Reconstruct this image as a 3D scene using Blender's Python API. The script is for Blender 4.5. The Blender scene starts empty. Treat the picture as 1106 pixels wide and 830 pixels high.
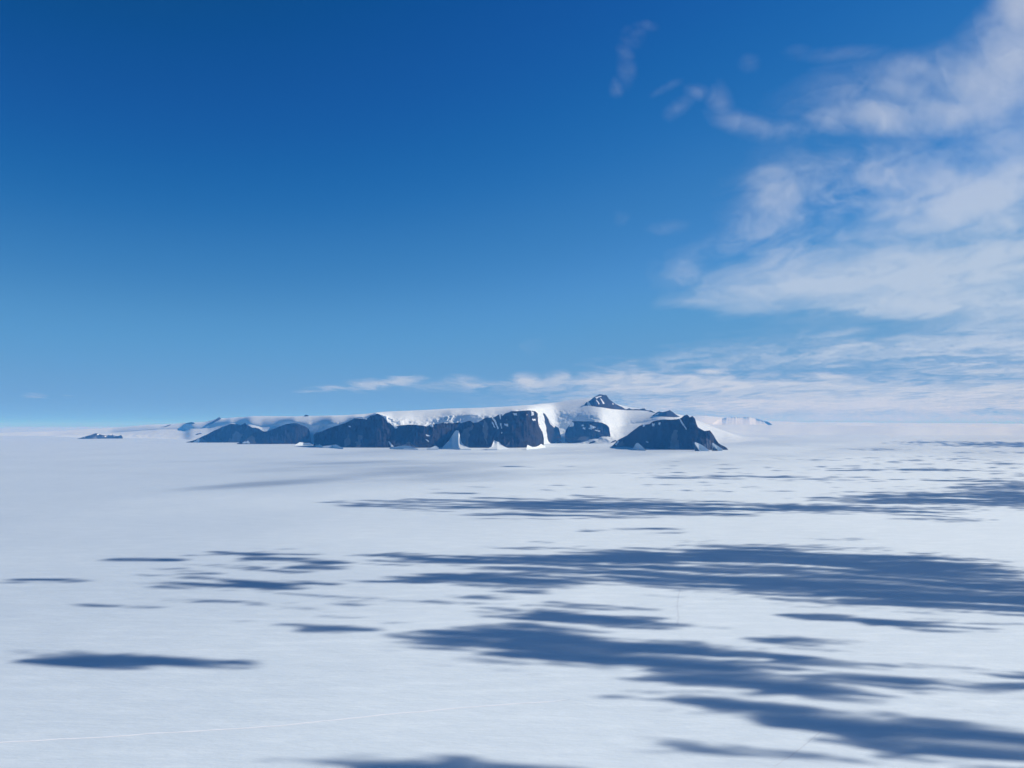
import bpy, math
import numpy as np

# ------------------------------------------------------------------ camera, world, sun, exposure
H = 300.0                      # height of the viewpoint above the ice (m)
W0, H0 = 1106.0, 830.0
F = 870.0                      # focal length in pixels of the photograph
PITCH = math.atan((460.0 - 415.0) / F)
SUN_AZ, SUN_EL = 70.0, 33.0    # degrees right of the view direction, degrees above the horizon

sc = bpy.context.scene
COL = sc.collection
cam_d = bpy.data.cameras.new('camera')
cam = bpy.data.objects.new('camera', cam_d)
COL.objects.link(cam)
cam.location = (0, 0, H)
cam.rotation_euler = (math.radians(90) + PITCH, 0, 0)
cam_d.sensor_width = 36.0
cam_d.lens = 36.0 * F / W0
cam_d.clip_start = 1.0
cam_d.clip_end = 2.0e6
sc.camera = cam

world = bpy.data.worlds.new('World')
sc.world = world
world.use_nodes = True
wn, wl = world.node_tree.nodes, world.node_tree.links
bg = wn['Background']
sky = wn.new('ShaderNodeTexSky')
sky.sky_type = 'NISHITA'
sky.sun_disc = False
sky.sun_elevation = math.radians(SUN_EL)
sky.sun_rotation = math.radians(SUN_AZ)
sky.altitude = 2500.0
sky.air_density = 1.0
sky.dust_density = 0.0
sky.ozone_density = 3.0
# the camera's deep polar blue: each channel of the sky gets its own contrast and gain
SKY_S = 0.09
sep, com = wn.new('ShaderNodeSeparateColor'), wn.new('ShaderNodeCombineColor')
wl.new(sky.outputs['Color'], sep.inputs[0])
for ch, (gam, gain) in enumerate([(1.22, 0.62), (1.06, 0.74), (0.87, 0.90)]):
    pw, mu = wn.new('ShaderNodeMath'), wn.new('ShaderNodeMath')
    pw.operation, mu.operation = 'POWER', 'MULTIPLY'
    pw.inputs[1].default_value = gam
    mu.inputs[1].default_value = gain * SKY_S ** (gam - 1)
    wl.new(sep.outputs[ch], pw.inputs[0])
    wl.new(pw.outputs[0], mu.inputs[0])
    if ch == 0:                      # red falls away faster than the other two towards the deep sky
        sb, mx = wn.new('ShaderNodeMath'), wn.new('ShaderNodeMath')
        sb.operation, mx.operation = 'SUBTRACT', 'MAXIMUM'
        sb.inputs[1].default_value = 0.021 / SKY_S
        mx.inputs[1].default_value = 0.004 / SKY_S
        wl.new(mu.outputs[0], sb.inputs[0])
        wl.new(sb.outputs[0], mx.inputs[0])
        mu = mx
    wl.new(mu.outputs[0], com.inputs[ch])
def scale(sock, f):
    v = wn.new('ShaderNodeVectorMath')
    v.operation = 'SCALE'
    v.inputs['Scale'].default_value = f
    wl.new(sock, v.inputs[0])
    return v.outputs[0]
crv = wn.new('ShaderNodeRGBCurve')     # sky tone curve; blue also cut at the unseen zenith to grey snow shadows
wl.new(scale(com.outputs[0], SKY_S), crv.inputs['Color'])
for ch, pts in enumerate([
        [(0, 0), (.0065, .0052), (.0168, .011), (.034, .036), (.08, .095), (.25, .165), (1, .25)],
        [(0, 0), (.095, .081), (.127, .128), (.175, .2), (.275, .305), (.5, .335), (1, .38)],
        [(0, 0), (.20, .115), (.30, .31), (.366, .395), (.451, .49), (.578, .6), (.78, .6), (1, .6)]]):
    c = crv.mapping.curves[ch]
    while len(c.points) < len(pts):
        c.points.new(0.5, 0.5)
    for p, (x, y) in zip(c.points, pts):
        p.location = (x, y)
        p.handle_type = 'AUTO_CLAMPED'
crv.mapping.update()
wl.new(scale(crv.outputs['Color'], 1 / SKY_S), bg.inputs['Color'])
bg.inputs['Strength'].default_value = SKY_S

az, el = math.radians(SUN_AZ), math.radians(SUN_EL)
SUN = np.array([math.sin(az) * math.cos(el), math.cos(az) * math.cos(el), math.sin(el)])
sl = bpy.data.lights.new('sun', 'SUN')
sl.energy = 4.7
sl.angle = math.radians(0.3)
sl.color = (1.0, 0.97, 0.92)
so = bpy.data.objects.new('sun', sl)
COL.objects.link(so)
so.rotation_euler = (math.radians(90) - el, 0, -az)
# a sun lamp shines along its -Z; tilted about X then turned about Z it comes from azimuth az
from mathutils import Vector
so.rotation_euler = Vector((-SUN[0], -SUN[1], -SUN[2])).to_track_quat('-Z', 'Y').to_euler()

sc.view_settings.view_transform = 'Standard'
sc.view_settings.look = 'None'
sc.view_settings.gamma = 1.0
sc.view_settings.use_curve_mapping = False
sc.view_settings.exposure = 0.0
cy = sc.cycles
cy.use_denoising = True
cy.max_bounces = 8
cy.diffuse_bounces = 2
cy.volume_bounces = 3
cy.transparent_max_bounces = 96
cy.sample_clamp_indirect = 4.0

# ------------------------------------------------------------------ helpers
def ray(px, py):
    """direction through a pixel of the photograph, per metre of forward distance: (x/y, z/y)"""
    px, py = np.asarray(px, float), np.asarray(py, float)
    cx, cyy = (px - W0 / 2) / F, (H0 / 2 - py) / F
    dy = math.cos(PITCH) - cyy * math.sin(PITCH)
    dz = math.sin(PITCH) + cyy * math.cos(PITCH)
    return cx / dy, dz / dy

def ground_d(px, py):
    return -H / ray(px, py)[1]

def pix(x, y, z):
    """pixel of the photograph for a point"""
    zz = z - H
    dep = y * math.cos(PITCH) + zz * math.sin(PITCH)
    up = -y * math.sin(PITCH) + zz * math.cos(PITCH)
    return W0 / 2 + F * x / dep, H0 / 2 - F * up / dep

def _hash(ix, iy, seed):
    h = (ix.astype(np.int64) * 374761393 + iy.astype(np.int64) * 668265263 + seed * 2147483647) & 0xffffffff
    h = ((h ^ (h >> 13)) * 1274126177) & 0xffffffff
    h = (h ^ (h >> 16)) & 0xffffffff
    return h / 4294967295.0

def grad_noise(x, y, seed=0):
    ix, iy = np.floor(x), np.floor(y)
    fx, fy = x - ix, y - iy
    u = fx * fx * fx * (fx * (fx * 6 - 15) + 10)
    v = fy * fy * fy * (fy * (fy * 6 - 15) + 10)
    def g(ax, ay):
        a = _hash(ix + ax, iy + ay, seed) * 2 * math.pi
        return np.cos(a) * (fx - ax) + np.sin(a) * (fy - ay)
    return ((g(0, 0) * (1 - u) + g(1, 0) * u) * (1 - v) + (g(0, 1) * (1 - u) + g(1, 1) * u) * v) * 1.5

def fbm(x, y, oct=5, seed=0, gain=0.5, lac=2.03):
    s, a, n = 0, 1.0, 0
    for k in range(oct):
        s = s + a * grad_noise(x + 17.3 * k, y - 9.1 * k, seed + k)
        n += a
        a *= gain
        x, y = x * lac, y * lac
    return s / n * 1.4

def ridged(x, y, oct=4, seed=0):
    s, a, n = 0, 1.0, 0
    for k in range(oct):
        s = s + a * (1 - np.abs(grad_noise(x + 5.7 * k, y + 3.3 * k, seed + k)) * 2)
        n += a
        a *= 0.5
        x, y = x * 2.1, y * 2.1
    return s / n

def sstep(a, b, x):
    t = np.clip((x - a) / (b - a), 0, 1)
    return t * t * (3 - 2 * t)

def lin(pts, sig=0.0):
    p = np.array(pts, float)
    if not sig:
        return lambda x: np.interp(x, p[:, 0], p[:, 1])
    xs = np.arange(p[0, 0] - 4 * sig, p[-1, 0] + 4 * sig, sig / 6)
    k = np.exp(-np.linspace(-3, 3, 37) ** 2 / 2)
    ys = np.convolve(np.pad(np.interp(xs, p[:, 0], p[:, 1]), 18, mode='edge'), k / k.sum(), 'valid')
    return lambda x: np.interp(x, xs, ys)

def make_mesh(name, verts, faces, mat, parent=None, smooth=True, attrs=None):
    me = bpy.data.meshes.new(name)
    verts = np.asarray(verts, np.float32)
    faces = np.asarray(faces, np.int32)
    nv, nf, k = len(verts), len(faces), faces.shape[1]
    me.vertices.add(nv)
    me.vertices.foreach_set('co', verts.ravel())
    me.loops.add(nf * k)
    me.loops.foreach_set('vertex_index', faces.ravel())
    me.polygons.add(nf)
    me.polygons.foreach_set('loop_start', np.arange(nf, dtype=np.int32) * k)
    me.polygons.foreach_set('use_smooth', np.full(nf, smooth, bool))
    me.update(calc_edges=True)
    for an, av in (attrs or {}).items():
        at = me.attributes.new(an, 'FLOAT', 'POINT')
        at.data.foreach_set('value', np.asarray(av, np.float32).ravel())
    me.materials.append(mat)
    o = bpy.data.objects.new(name, me)
    COL.objects.link(o)
    if parent is not None:
        o.parent = parent
    return o

def grid_faces(ny, nx, off=0):
    i = np.arange(ny * nx).reshape(ny, nx) + off
    return np.stack([i[:-1, :-1], i[:-1, 1:], i[1:, 1:], i[1:, :-1]], -1).reshape(-1, 4)

def tag(o, label, cat, group=None):
    o['label'] = label
    o['category'] = cat
    if group:
        o['group'] = group
    return o

def in_poly(px, py, poly):
    inside = np.zeros(px.shape, bool)
    n = len(poly)
    for i in range(n):
        x1, y1 = poly[i]
        x2, y2 = poly[(i + 1) % n]
        c = ((y1 > py) != (y2 > py)) & (px < (x2 - x1) * (py - y1) / (y2 - y1 + 1e-9) + x1)
        inside ^= c
    return inside

# ------------------------------------------------------------------ materials
def new_mat(name):
    m = bpy.data.materials.new(name)
    m.use_nodes = True
    nt = m.node_tree
    return m, nt, nt.nodes['Principled BSDF']

def tex_coord(nt, scale):
    tc = nt.nodes.new('ShaderNodeTexCoord')
    mp = nt.nodes.new('ShaderNodeMapping')
    mp.inputs['Scale'].default_value = scale
    nt.links.new(tc.outputs['Object'], mp.inputs['Vector'])
    return mp.outputs['Vector']

def noise(nt, vec, scale=1.0, detail=6, rough=0.55):
    n = nt.nodes.new('ShaderNodeTexNoise')
    n.inputs['Scale'].default_value = scale
    n.inputs['Detail'].default_value = detail
    n.inputs['Roughness'].default_value = rough
    nt.links.new(vec, n.inputs['Vector'])
    return n.outputs['Fac']

def ramp(nt, fac, stops):
    r = nt.nodes.new('ShaderNodeValToRGB')
    e = r.color_ramp.elements
    while len(e) < len(stops):
        e.new(0.5)
    for k, (p, c) in enumerate(stops):
        e[k].position = p
        e[k].color = (*c, 1)
    nt.links.new(fac, r.inputs['Fac'])
    return r.outputs['Color']

def mix(nt, fac, a, b):
    m = nt.nodes.new('ShaderNodeMix')
    m.data_type = 'RGBA'
    if isinstance(fac, float):
        m.inputs[0].default_value = fac
    else:
        nt.links.new(fac, m.inputs[0])
    for s, i in ((a, 6), (b, 7)):
        if isinstance(s, tuple):
            m.inputs[i].default_value = (*s, 1)
        else:
            nt.links.new(s, m.inputs[i])
    return m.outputs[2]

def bump(nt, bsdf, height, strength, dist):
    b = nt.nodes.new('ShaderNodeBump')
    b.inputs['Strength'].default_value = strength
    b.inputs['Distance'].default_value = dist
    nt.links.new(height, b.inputs['Height'])
    nt.links.new(b.outputs['Normal'], bsdf.inputs['Normal'])

def attr(nt, name):
    a = nt.nodes.new('ShaderNodeAttribute')
    a.attribute_name = name
    return a.outputs['Fac']

SNOW_A, SNOW_B = (0.70, 0.77, 0.79), (0.79, 0.855, 0.865)

def snow_plain_mat():
    m, nt, b = new_mat('wind_packed_snow')
    v = tex_coord(nt, (1, 1, 1))
    big = noise(nt, v, 1 / 900.0, 5)
    fine = noise(nt, tex_coord(nt, (0.35, 1, 1)), 1 / 9.0, 6, 0.65)
    c1 = mix(nt, attr(nt, 'painted_light'), ramp(nt, big, [(0.3, (0.555, 0.645, 0.73)), (0.7, (0.61, 0.695, 0.77))]),
             ramp(nt, big, [(0.3, (0.775, 0.852, 0.885)), (0.7, (0.835, 0.905, 0.93))]))  # dim and bright snow tones for the painted light gradient
    streak = noise(nt, tex_coord(nt, (0.25, 1, 1)), 1 / 22.0, 5, 0.6)
    c2 = ramp(nt, streak, [(0.46, (0.91, 0.925, 0.94)), (0.7, (1.0, 1.0, 1.0))])
    mm = nt.nodes.new('ShaderNodeMix')
    mm.data_type = 'RGBA'
    mm.blend_type = 'MULTIPLY'
    mm.inputs[0].default_value = 1.0
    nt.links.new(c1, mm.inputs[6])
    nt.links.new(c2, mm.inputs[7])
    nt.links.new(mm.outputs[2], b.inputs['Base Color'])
    b.inputs['Roughness'].default_value = 0.75
    b.inputs['Specular IOR Level'].default_value = 0.15
    sas = noise(nt, tex_coord(nt, (0.3, 1, 1)), 1 / 45.0, 7, 0.62)
    ad = nt.nodes.new('ShaderNodeMath')
    ad.operation = 'MULTIPLY_ADD'
    nt.links.new(sas, ad.inputs[0])
    ad.inputs[1].default_value = 2.5
    nt.links.new(fine, ad.inputs[2])
    bump(nt, b, ad.outputs[0], 0.6, 1.1)
    return m

def snow_cap_mat():
    m, nt, b = new_mat('glacier_snow')
    v = tex_coord(nt, (1, 1, 1))
    n = noise(nt, v, 1 / 260.0, 6)
    c = ramp(nt, n, [(0.3, (0.66, 0.74, 0.80)), (0.7, (0.77, 0.83, 0.87))])
    nt.links.new(c, b.inputs['Base Color'])
    b.inputs['Roughness'].default_value = 0.7
    b.inputs['Specular IOR Level'].default_value = 0.2
    bump(nt, b, noise(nt, v, 1 / 60.0, 5), 0.5, 14)
    return m

def rock_mat():
    m, nt, b = new_mat('dark_volcanic_rock')
    streak = noise(nt, tex_coord(nt, (1 / 45.0, 1 / 45.0, 1 / 330.0)), 1.0, 7, 0.62)
    mott = noise(nt, tex_coord(nt, (1, 1, 1)), 1 / 70.0, 8, 0.6)
    c1 = ramp(nt, streak, [(0.3, (0.012, 0.012, 0.013)), (0.5, (0.024, 0.0225, 0.023)), (0.68, (0.05, 0.046, 0.045))])
    c2 = ramp(nt, mott, [(0.3, (0.014, 0.014, 0.016)), (0.7, (0.038, 0.034, 0.033))])
    c = mix(nt, 0.4, c1, c2)
    c = mix(nt, attr(nt, 'scree'), c, (0.17, 0.175, 0.18))
    pat = noise(nt, tex_coord(nt, (1, 1, 1)), 1 / 26.0, 6, 0.6)
    # snow lodged on the rock: painted shape broken up by a noise
    ad = nt.nodes.new('ShaderNodeMath')
    ad.operation = 'ADD'
    nt.links.new(attr(nt, 'snow'), ad.inputs[0])
    sb = nt.nodes.new('ShaderNodeMath')
    sb.operation = 'MULTIPLY_ADD'
    nt.links.new(pat, sb.inputs[0])
    sb.inputs[1].default_value = 0.9
    sb.inputs[2].default_value = -0.45
    nt.links.new(sb.outputs[0], ad.inputs[1])
    sm = ramp(nt, ad.outputs[0], [(0.42, (0, 0, 0)), (0.58, (1, 1, 1))])
    c = mix(nt, sm, c, (0.82, 0.86, 0.9))
    nt.links.new(c, b.inputs['Base Color'])
    b.inputs['Roughness'].default_value = 0.9
    b.inputs['Specular IOR Level'].default_value = 0.1
    bump(nt, b, mott, 0.7, 18)
    return m

def cloud_mat(name, dens, g=0.0):
    m = bpy.data.materials.new(name)
    m.use_nodes = True
    nt = m.node_tree
    nt.nodes.remove(nt.nodes['Principled BSDF'])
    p = nt.nodes.new('ShaderNodeVolumePrincipled')
    p.inputs['Color'].default_value = (0.90, 0.885, 0.865, 1)
    p.inputs['Density'].default_value = dens
    p.inputs['Anisotropy'].default_value = g
    nt.links.new(p.outputs[0], nt.nodes['Material Output'].inputs['Volume'])
    return m

M_PLAIN, M_CAP, M_ROCK = snow_plain_mat(), snow_cap_mat(), rock_mat()

# ------------------------------------------------------------------ ground: one sheet of ice shelf to the horizon
def build_plain():
    d = np.concatenate([np.geomspace(60, 6000, 260), np.geomspace(6200, 230000, 140)])
    t = np.linspace(-1.25, 1.25, 340)                # x per metre of distance, far wider than the view
    D, T = np.meshgrid(d, t, indexing='ij')
    X, Y = D * T, D.copy()
    Y = np.where(D <= 60.01, -3000.0, Y)
    X = np.where(D <= 60.01, T * 4000, X)
    Z = fbm(X / 1500, Y / 1500, 4, 3) * 2.2 + fbm(X / 260, Y / 260, 3, 9) * 0.5
    Z = Z * sstep(1.0, 0.2, D / 20000) 
    v = np.stack([X, Y, Z], -1).reshape(-1, 3)
    nn = fbm(X / 1800, Y / 1800, 4, 13)
    painted_light = sstep(-1700, 500, X + 900 * nn) * (1 - 0.55 * sstep(4000, 15000, Y + 2500 * nn))  # brightness falloff of the light put into the albedo: darker left and far
    o = make_mesh('snow_plain', v, grid_faces(len(d), len(t)), M_PLAIN, attrs={'painted_light': painted_light})
    o['kind'] = 'structure'
build_plain()

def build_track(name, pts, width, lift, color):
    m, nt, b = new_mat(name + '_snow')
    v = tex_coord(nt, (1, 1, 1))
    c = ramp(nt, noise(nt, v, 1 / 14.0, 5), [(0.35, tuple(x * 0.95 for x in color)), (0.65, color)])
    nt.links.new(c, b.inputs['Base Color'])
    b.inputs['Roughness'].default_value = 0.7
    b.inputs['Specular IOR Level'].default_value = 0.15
    p = np.array(pts, float)
    s = np.linspace(0, 1, 160)
    q = np.linspace(0, 1, len(p))
    px, py = np.interp(s, q, p[:, 0]), np.interp(s, q, p[:, 1])
    d = ground_d(px, py)
    X, Y = ray(px, py)[0] * d, d
    k = np.ones(9) / 9
    Xs = np.convolve(np.pad(X, 4, mode='edge'), k, 'valid'); Ys = np.convolve(np.pad(Y, 4, mode='edge'), k, 'valid')
    Xs, Ys = Xs + fbm(s * 14, s * 0, 3, 5) * 1.5, Ys + fbm(s * 14, s * 0 + 9, 3, 6) * 2.0
    tx, ty = np.gradient(Xs), np.gradient(Ys)
    L = np.hypot(tx, ty); nx, ny = -ty / L, tx / L
    w = width * (0.6 + 0.5 * (fbm(s * 30, s * 0 + 3, 3, 7) + 0.7)) * sstep(0, .06, s) * sstep(1, .94, s)
    vs = []
    for off, up in ((-1, 0), (-.4, 1), (.4, 1), (1, 0)):
        x, y = Xs + nx * off * w, Ys + ny * off * w
        g = fbm(x / 1500, y / 1500, 4, 3) * 2.2 + fbm(x / 260, y / 260, 3, 9) * 0.5
        vs.append(np.stack([x, y, g * sstep(1.0, 0.2, y / 20000) + 0.05 + up * lift], -1))
    v = np.stack(vs, 0).reshape(-1, 3)
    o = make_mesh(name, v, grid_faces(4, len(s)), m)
    o['kind'] = 'structure'
build_track('snow_track', [(-60, 806), (30, 801.5), (110, 797), (200, 791), (300, 785), (380, 776.5), (450, 769), (540, 761.5), (620, 756)], 1.5, 0.3, (0.93, 0.95, 0.97))
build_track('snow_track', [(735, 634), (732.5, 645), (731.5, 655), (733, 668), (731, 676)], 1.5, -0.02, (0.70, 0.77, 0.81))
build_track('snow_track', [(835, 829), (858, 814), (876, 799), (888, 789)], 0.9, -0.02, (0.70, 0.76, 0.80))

# ------------------------------------------------------------------ rock bodies
# every body is a ridge with its own foot, face, crest and back slope
def body(top, base, run, back, jag=0.35, amp=45, seed=1, snow=None, scree=None, patch=0.0,
         rows=70, step=0.4, d_base=None, foot=-15.0, lam=260.0, foot_z=None, base_sig=13.0, flat=0.0):
    tp, bs = lin(top), lin(base, 0.8)
    bsm = lin(base, base_sig)
    x0, x1 = top[0][0], top[-1][0]
    px = np.arange(x0, x1 + step * 0.5, step)
    if d_base == 'cap':
        d_base = on_cap(base)
    d0 = np.array([d_base(x) if callable(d_base) else d_base for x in px]) if d_base is not None else 0.92 * ground_d(px, bsm(px)) + 0.08 * ground_d(px, bs(px))
    d0 = d0 + flat * (np.percentile(d0, 30) - d0)      # the wall itself runs straighter than its snowed-in foot
    yt = tp(px) + jag * fbm(px / 6.0, px * 0 + seed, 5, seed)
    yt = np.minimum(yt, bs(px) - 0.05)
    rn = run(px) if callable(run) else np.full_like(px, run)
    # height of the base (it may stand on the ice cap) and of the crest
    zb = H + ray(px, bs(px))[1] * d0
    hgt_px = np.clip((bs(px) - yt) / 14.0, 0.08, 1)
    rn = rn * hgt_px
    dc = d0 + rn
    zc = H + ray(px, yt)[1] * dc
    bx = ray(px, np.full_like(px, 460.0))[0]
    v = np.linspace(-0.06, 1, rows)
    V, PX = np.meshgrid(v, px, indexing='ij')
    Vp = np.clip(V, 0, 1)
    Z = zb + (zc - zb) * Vp + np.minimum(V, 0) / 0.06 * (-foot)
    D = d0 + rn * (1 - (1 - Vp) ** 1.5)
    XW = bx * d0
    n = ridged(XW / lam + 3.1 * seed, Z / (lam * 3.0), 4, seed) - 0.55
    n2 = fbm(XW / (lam * 0.28), Z / (lam * 0.4), 4, seed + 31)
    n3 = ridged(XW / (lam * 0.2) + seed, Z / (lam * 1.1), 3, seed + 90) - 0.55
    D = D - (amp * n * 0.4 + amp * 0.3 * n2 + amp * 0.22 * n3) * hgt_px * sstep(-.05, 0.25, V)
    Xf, Yf = bx * D, D
    # back slope
    vb = np.linspace(0, 1, 18)[1:]
    VB, _ = np.meshgrid(vb, px, indexing='ij')
    Db = D[-1] + (back * hgt_px) * VB
    zback = (foot + 0 * zb) if foot_z is None else zb + foot_z
    Zb = zc - (zc - zback) * (VB ** 1.4) + fbm(bx * Db / 150, Db / 150, 4, seed + 8) * 10 * hgt_px * sstep(0, .3, VB)
    X = np.vstack([Xf, bx * Db]); Y = np.vstack([Yf, Db]); Zz = np.vstack([Z, Zb])
    PXX = np.vstack([PX, np.repeat(px[None], len(vb), 0)])
    P_, Q_ = pix(X, Y, Zz)
    S = np.zeros_like(X); C = np.zeros_like(X)
    wob = 1.0 * fbm(P_ / 4.0, Q_ / 4.0, 4, seed + 50)
    for poly in snow or []:
        S = np.maximum(S, in_poly(P_ + wob, Q_ + wob, poly) * 1.0)
    for poly in scree or []:
        C = np.maximum(C, in_poly(P_ + 2 * wob, Q_ + wob, poly) * 0.75)
    if patch:
        pn = fbm(P_ / 5.0, Q_ / 3.0, 4, seed + 70)
        hi = np.vstack([Vp, np.ones_like(VB)])
        S = np.maximum(S, np.clip((pn - (1.0 - patch)) * 6, 0, 1) * sstep(0.25, .8, hi))
    S[rows:] = np.maximum(S[rows:], sstep(0.05, 0.3, np.repeat(VB[:, :], 1, 0)))
    verts = np.stack([X, Y, Zz], -1).reshape(-1, 3)
    return verts, grid_faces(X.shape[0], X.shape[1]), {'snow': S, 'scree': C}

def rock_thing(name, label, cat, group=None, **kw):
    v, f, a = body(**kw)
    base = v.mean(0) * [1, 1, 0]
    o = make_mesh(name, v - base, f, M_ROCK, attrs=a)
    o.location = base
    tag(o, label, cat, group)
    return o

def snow_body(name, parent, top, base, run, back, seed=1, d_base=None, foot=-10.0, jag=0.15):
    """a drift, cone or apron of snow lying against a cliff: a part of that cliff"""
    bl = lin(base)
    if d_base is None:        # drifts reach out of the cliff's own shadow
        d_base = lambda x: float(ground_d(x, bl(x))) - 430.0
        run = run * 1.25
    v, f, a = body(top, base, run, back + 500, jag=jag, amp=5, seed=seed, rows=26, d_base=d_base, foot=foot - 5, lam=120)
    base_ = np.array(parent.location)
    o = make_mesh(name, v - base_, f, M_CAP, parent=parent)
    return o

# ------------------------------------------------------------------ ice cap of the island
def build_cap():
    step = 0.6
    px = np.arange(-120, 842, step)
    foot_y = lin([(-120, 474), (120, 473.5), (200, 475), (205, 476), (255, 476.8), (270, 478), (300, 478), (335, 479.3), (345, 479.6), (360, 481), (420, 481.5), (480, 481), (497, 481.2), (530, 481.5), (570, 481), (584, 480), (597, 479.2), (610, 479.3), (625, 479.3), (640, 479.6), (662, 480.6), (680, 480.6), (720, 481), (745, 480), (760, 479.5), (842, 478)], 3.0)
    lip_y = lin([(-120, 474), (60, 471), (130, 467), (170, 464), (200, 463.5), (225, 462.5), (240, 459), (249, 456.5), (258, 457.5), (268, 457.8), (283, 461.5), (297, 460), (318, 455.8), (333, 459), (337, 460.5), (345, 459.5), (360, 458.6), (373.5, 455.6), (383, 451), (396, 450), (407, 446.2), (417, 450.5), (424, 453.5), (433, 453.6), (447, 456), (457, 456.2), (463, 455), (475, 453), (487, 449), (498, 449.5), (508, 448), (516, 449), (524, 450.4), (534, 449.8), (545, 446), (553, 443.7), (571, 442.7), (581, 443.6), (587, 445), (600, 447.5), (612, 448), (625, 449.5), (640, 451.5), (650, 454), (656, 458), (662, 461), (670, 461), (680, 458), (695, 456.5), (710, 453), (733, 451.5), (745, 456), (760, 463), (780, 471), (800, 475), (842, 477)], 1.2)
    # how far behind the foot the lip stands
    lip_run = lin([(-120, 4500), (200, 4200), (245, 3200), (300, 1500), (330, 620), (337, 520), (345, 520), (420, 560), (480, 560), (580, 560), (590, 900), (603, 1250), (612, 1100), (620, 900), (650, 900), (658, 1500), (668, 2300), (690, 2300), (720, 2200), (842, 2500)], 10.0)
    sky_y = lin([(-120, 472), (60, 466), (120, 462.4), (150, 459.8), (160, 459), (184, 458.2), (207, 456.6), (222, 456), (236.7, 451.6), (244, 452.4), (247, 451.4), (264, 450.8), (270, 449.6), (320, 449.8), (370, 448.7), (400, 447.2), (408, 446), (418, 445), (440, 444), (461, 443), (480, 441.8), (516, 440.8), (540, 440), (570, 437.9), (601, 434.8), (622, 431.6), (640, 430), (660, 435), (678, 439.5), (700, 443), (715, 444.5), (735, 448), (755, 455), (775, 463), (800, 472), (842, 475)], 3.0)
    crown = lin([(-120, 23000), (120, 20000), (240, 17000), (350, 14600), (480, 14200), (570, 14400), (640, 15300), (720, 16000), (800, 18000)], 18.0)
    d0 = ground_d(px, foot_y(px))
    # the foot follows the shore smoothly
    k = np.exp(-np.linspace(-2, 2, 13) ** 2); k /= k.sum()
    d0 = np.convolve(np.pad(d0, 6, mode='edge'), k, 'valid')
    dl = d0 + lip_run(px)
    ly = lip_y(px)
    zl = H + ray(px, ly)[1] * dl
    dk = np.maximum(crown(px), dl + 1500)
    zk = H + ray(px, sky_y(px))[1] * dk
    bx = ray(px, np.full_like(px, 460.0))[0]
    n1, n2, n3 = 56, 70, 20
    v = np.linspace(0, 1, n1)[:, None]
    gentle = sstep(585, 600, px) * sstep(730, 662, px) + sstep(235, 150, px)
    prof = v ** (0.9 + 0.6 * gentle)
    Z1 = -12 + (zl + 12) * prof
    D1 = d0 + (dl - d0) * (v ** 0.9 * (1 - 0.0 * gentle))
    v2 = np.linspace(0, 1, n2 + 1)[1:, None]
    Z2 = zl + (zk - zl) * (1 - (1 - v2) ** 1.5)
    D2 = dl + (dk - dl) * v2 ** 1.25
    v3 = np.linspace(0, 1, n3 + 1)[1:, None]
    Z3 = zk - (zk + 30) * v3 ** 1.6
    D3 = dk + 6000 * v3
    D = np.vstack([D1, D2, D3]); Z = np.vstack([Z1, Z2, Z3])
    XW = bx * D
    vv = np.vstack([v.repeat(len(px), 1), 1 + v2.repeat(len(px), 1), 2 + v3.repeat(len(px), 1)])
    # seracs and crevasses near the lip, long swells on the cap
    near = np.exp(-((vv - 0.9) / 0.28) ** 2)
    rough = near * (0.35 + sstep(330, 350, px) * sstep(665, 655, px) + 0.8 * sstep(590, 600, px) * sstep(616, 610, px))
    D = D - rough * (0.25 + 1.3 * sstep(-.25, .45, fbm(XW / 700, Z / 4000, 3, 67))) * (70 - 45 * sstep(588, 600, px) * sstep(662, 655, px)) * (ridged(XW / 230 + 0.8 * fbm(XW / 300, Z / 200, 3, 68), Z / 300, 5, 61) - 0.5)
    Z = Z + rough * 9 * fbm(XW / 60, D / 60, 4, 62)
    sw = sstep(1.0, 1.25, vv) * sstep(2.05, 1.9, vv)
    Z = Z + sw * (fbm(XW / 1400, D / 900, 4, 63) * 12)
    low = sstep(1.0, 0.5, vv) * sstep(0.0, 0.12, vv)
    D = D - low * 60 * fbm(XW / 260, Z / 160, 4, 64) * (0.3 + gentle)
    Z = Z + low * gentle * 14 * fbm(XW / 170, D / 300, 4, 65)
    X, Y = bx * D, D
    v_ = np.stack([X, Y, Z], -1).reshape(-1, 3)
    global CAP_PX, CAP_D, CAP_Y
    CAP_PX, CAP_D, CAP_Y = px, D[:n1 + n2], np.minimum.accumulate(pix(X, Y, Z)[1][:n1 + n2], 0)
    o = make_mesh('ice_cap', v_, grid_faces(D.shape[0], D.shape[1]), M_CAP)
    o['kind'] = 'structure'
    return o
build_cap()

def cap_d(x, y):
    """distance at which the surface of the ice cap is seen at a pixel"""
    k = int(np.clip(np.searchsorted(CAP_PX, x), 0, len(CAP_PX) - 1))
    col = CAP_Y[:, k]
    return float(np.interp(-y, -col + np.arange(len(col)) * 1e-7, CAP_D[:, k]))

def on_cap(base):
    b = lin(base)
    xs = np.arange(base[0][0], base[-1][0] + .3, .5)
    ds = np.array([cap_d(x, b(x)) for x in xs])
    k = np.ones(9) / 9
    ds = np.convolve(np.pad(ds, 4, mode='edge'), k, 'valid')
    return lambda x: np.interp(x, xs, ds)

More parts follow.
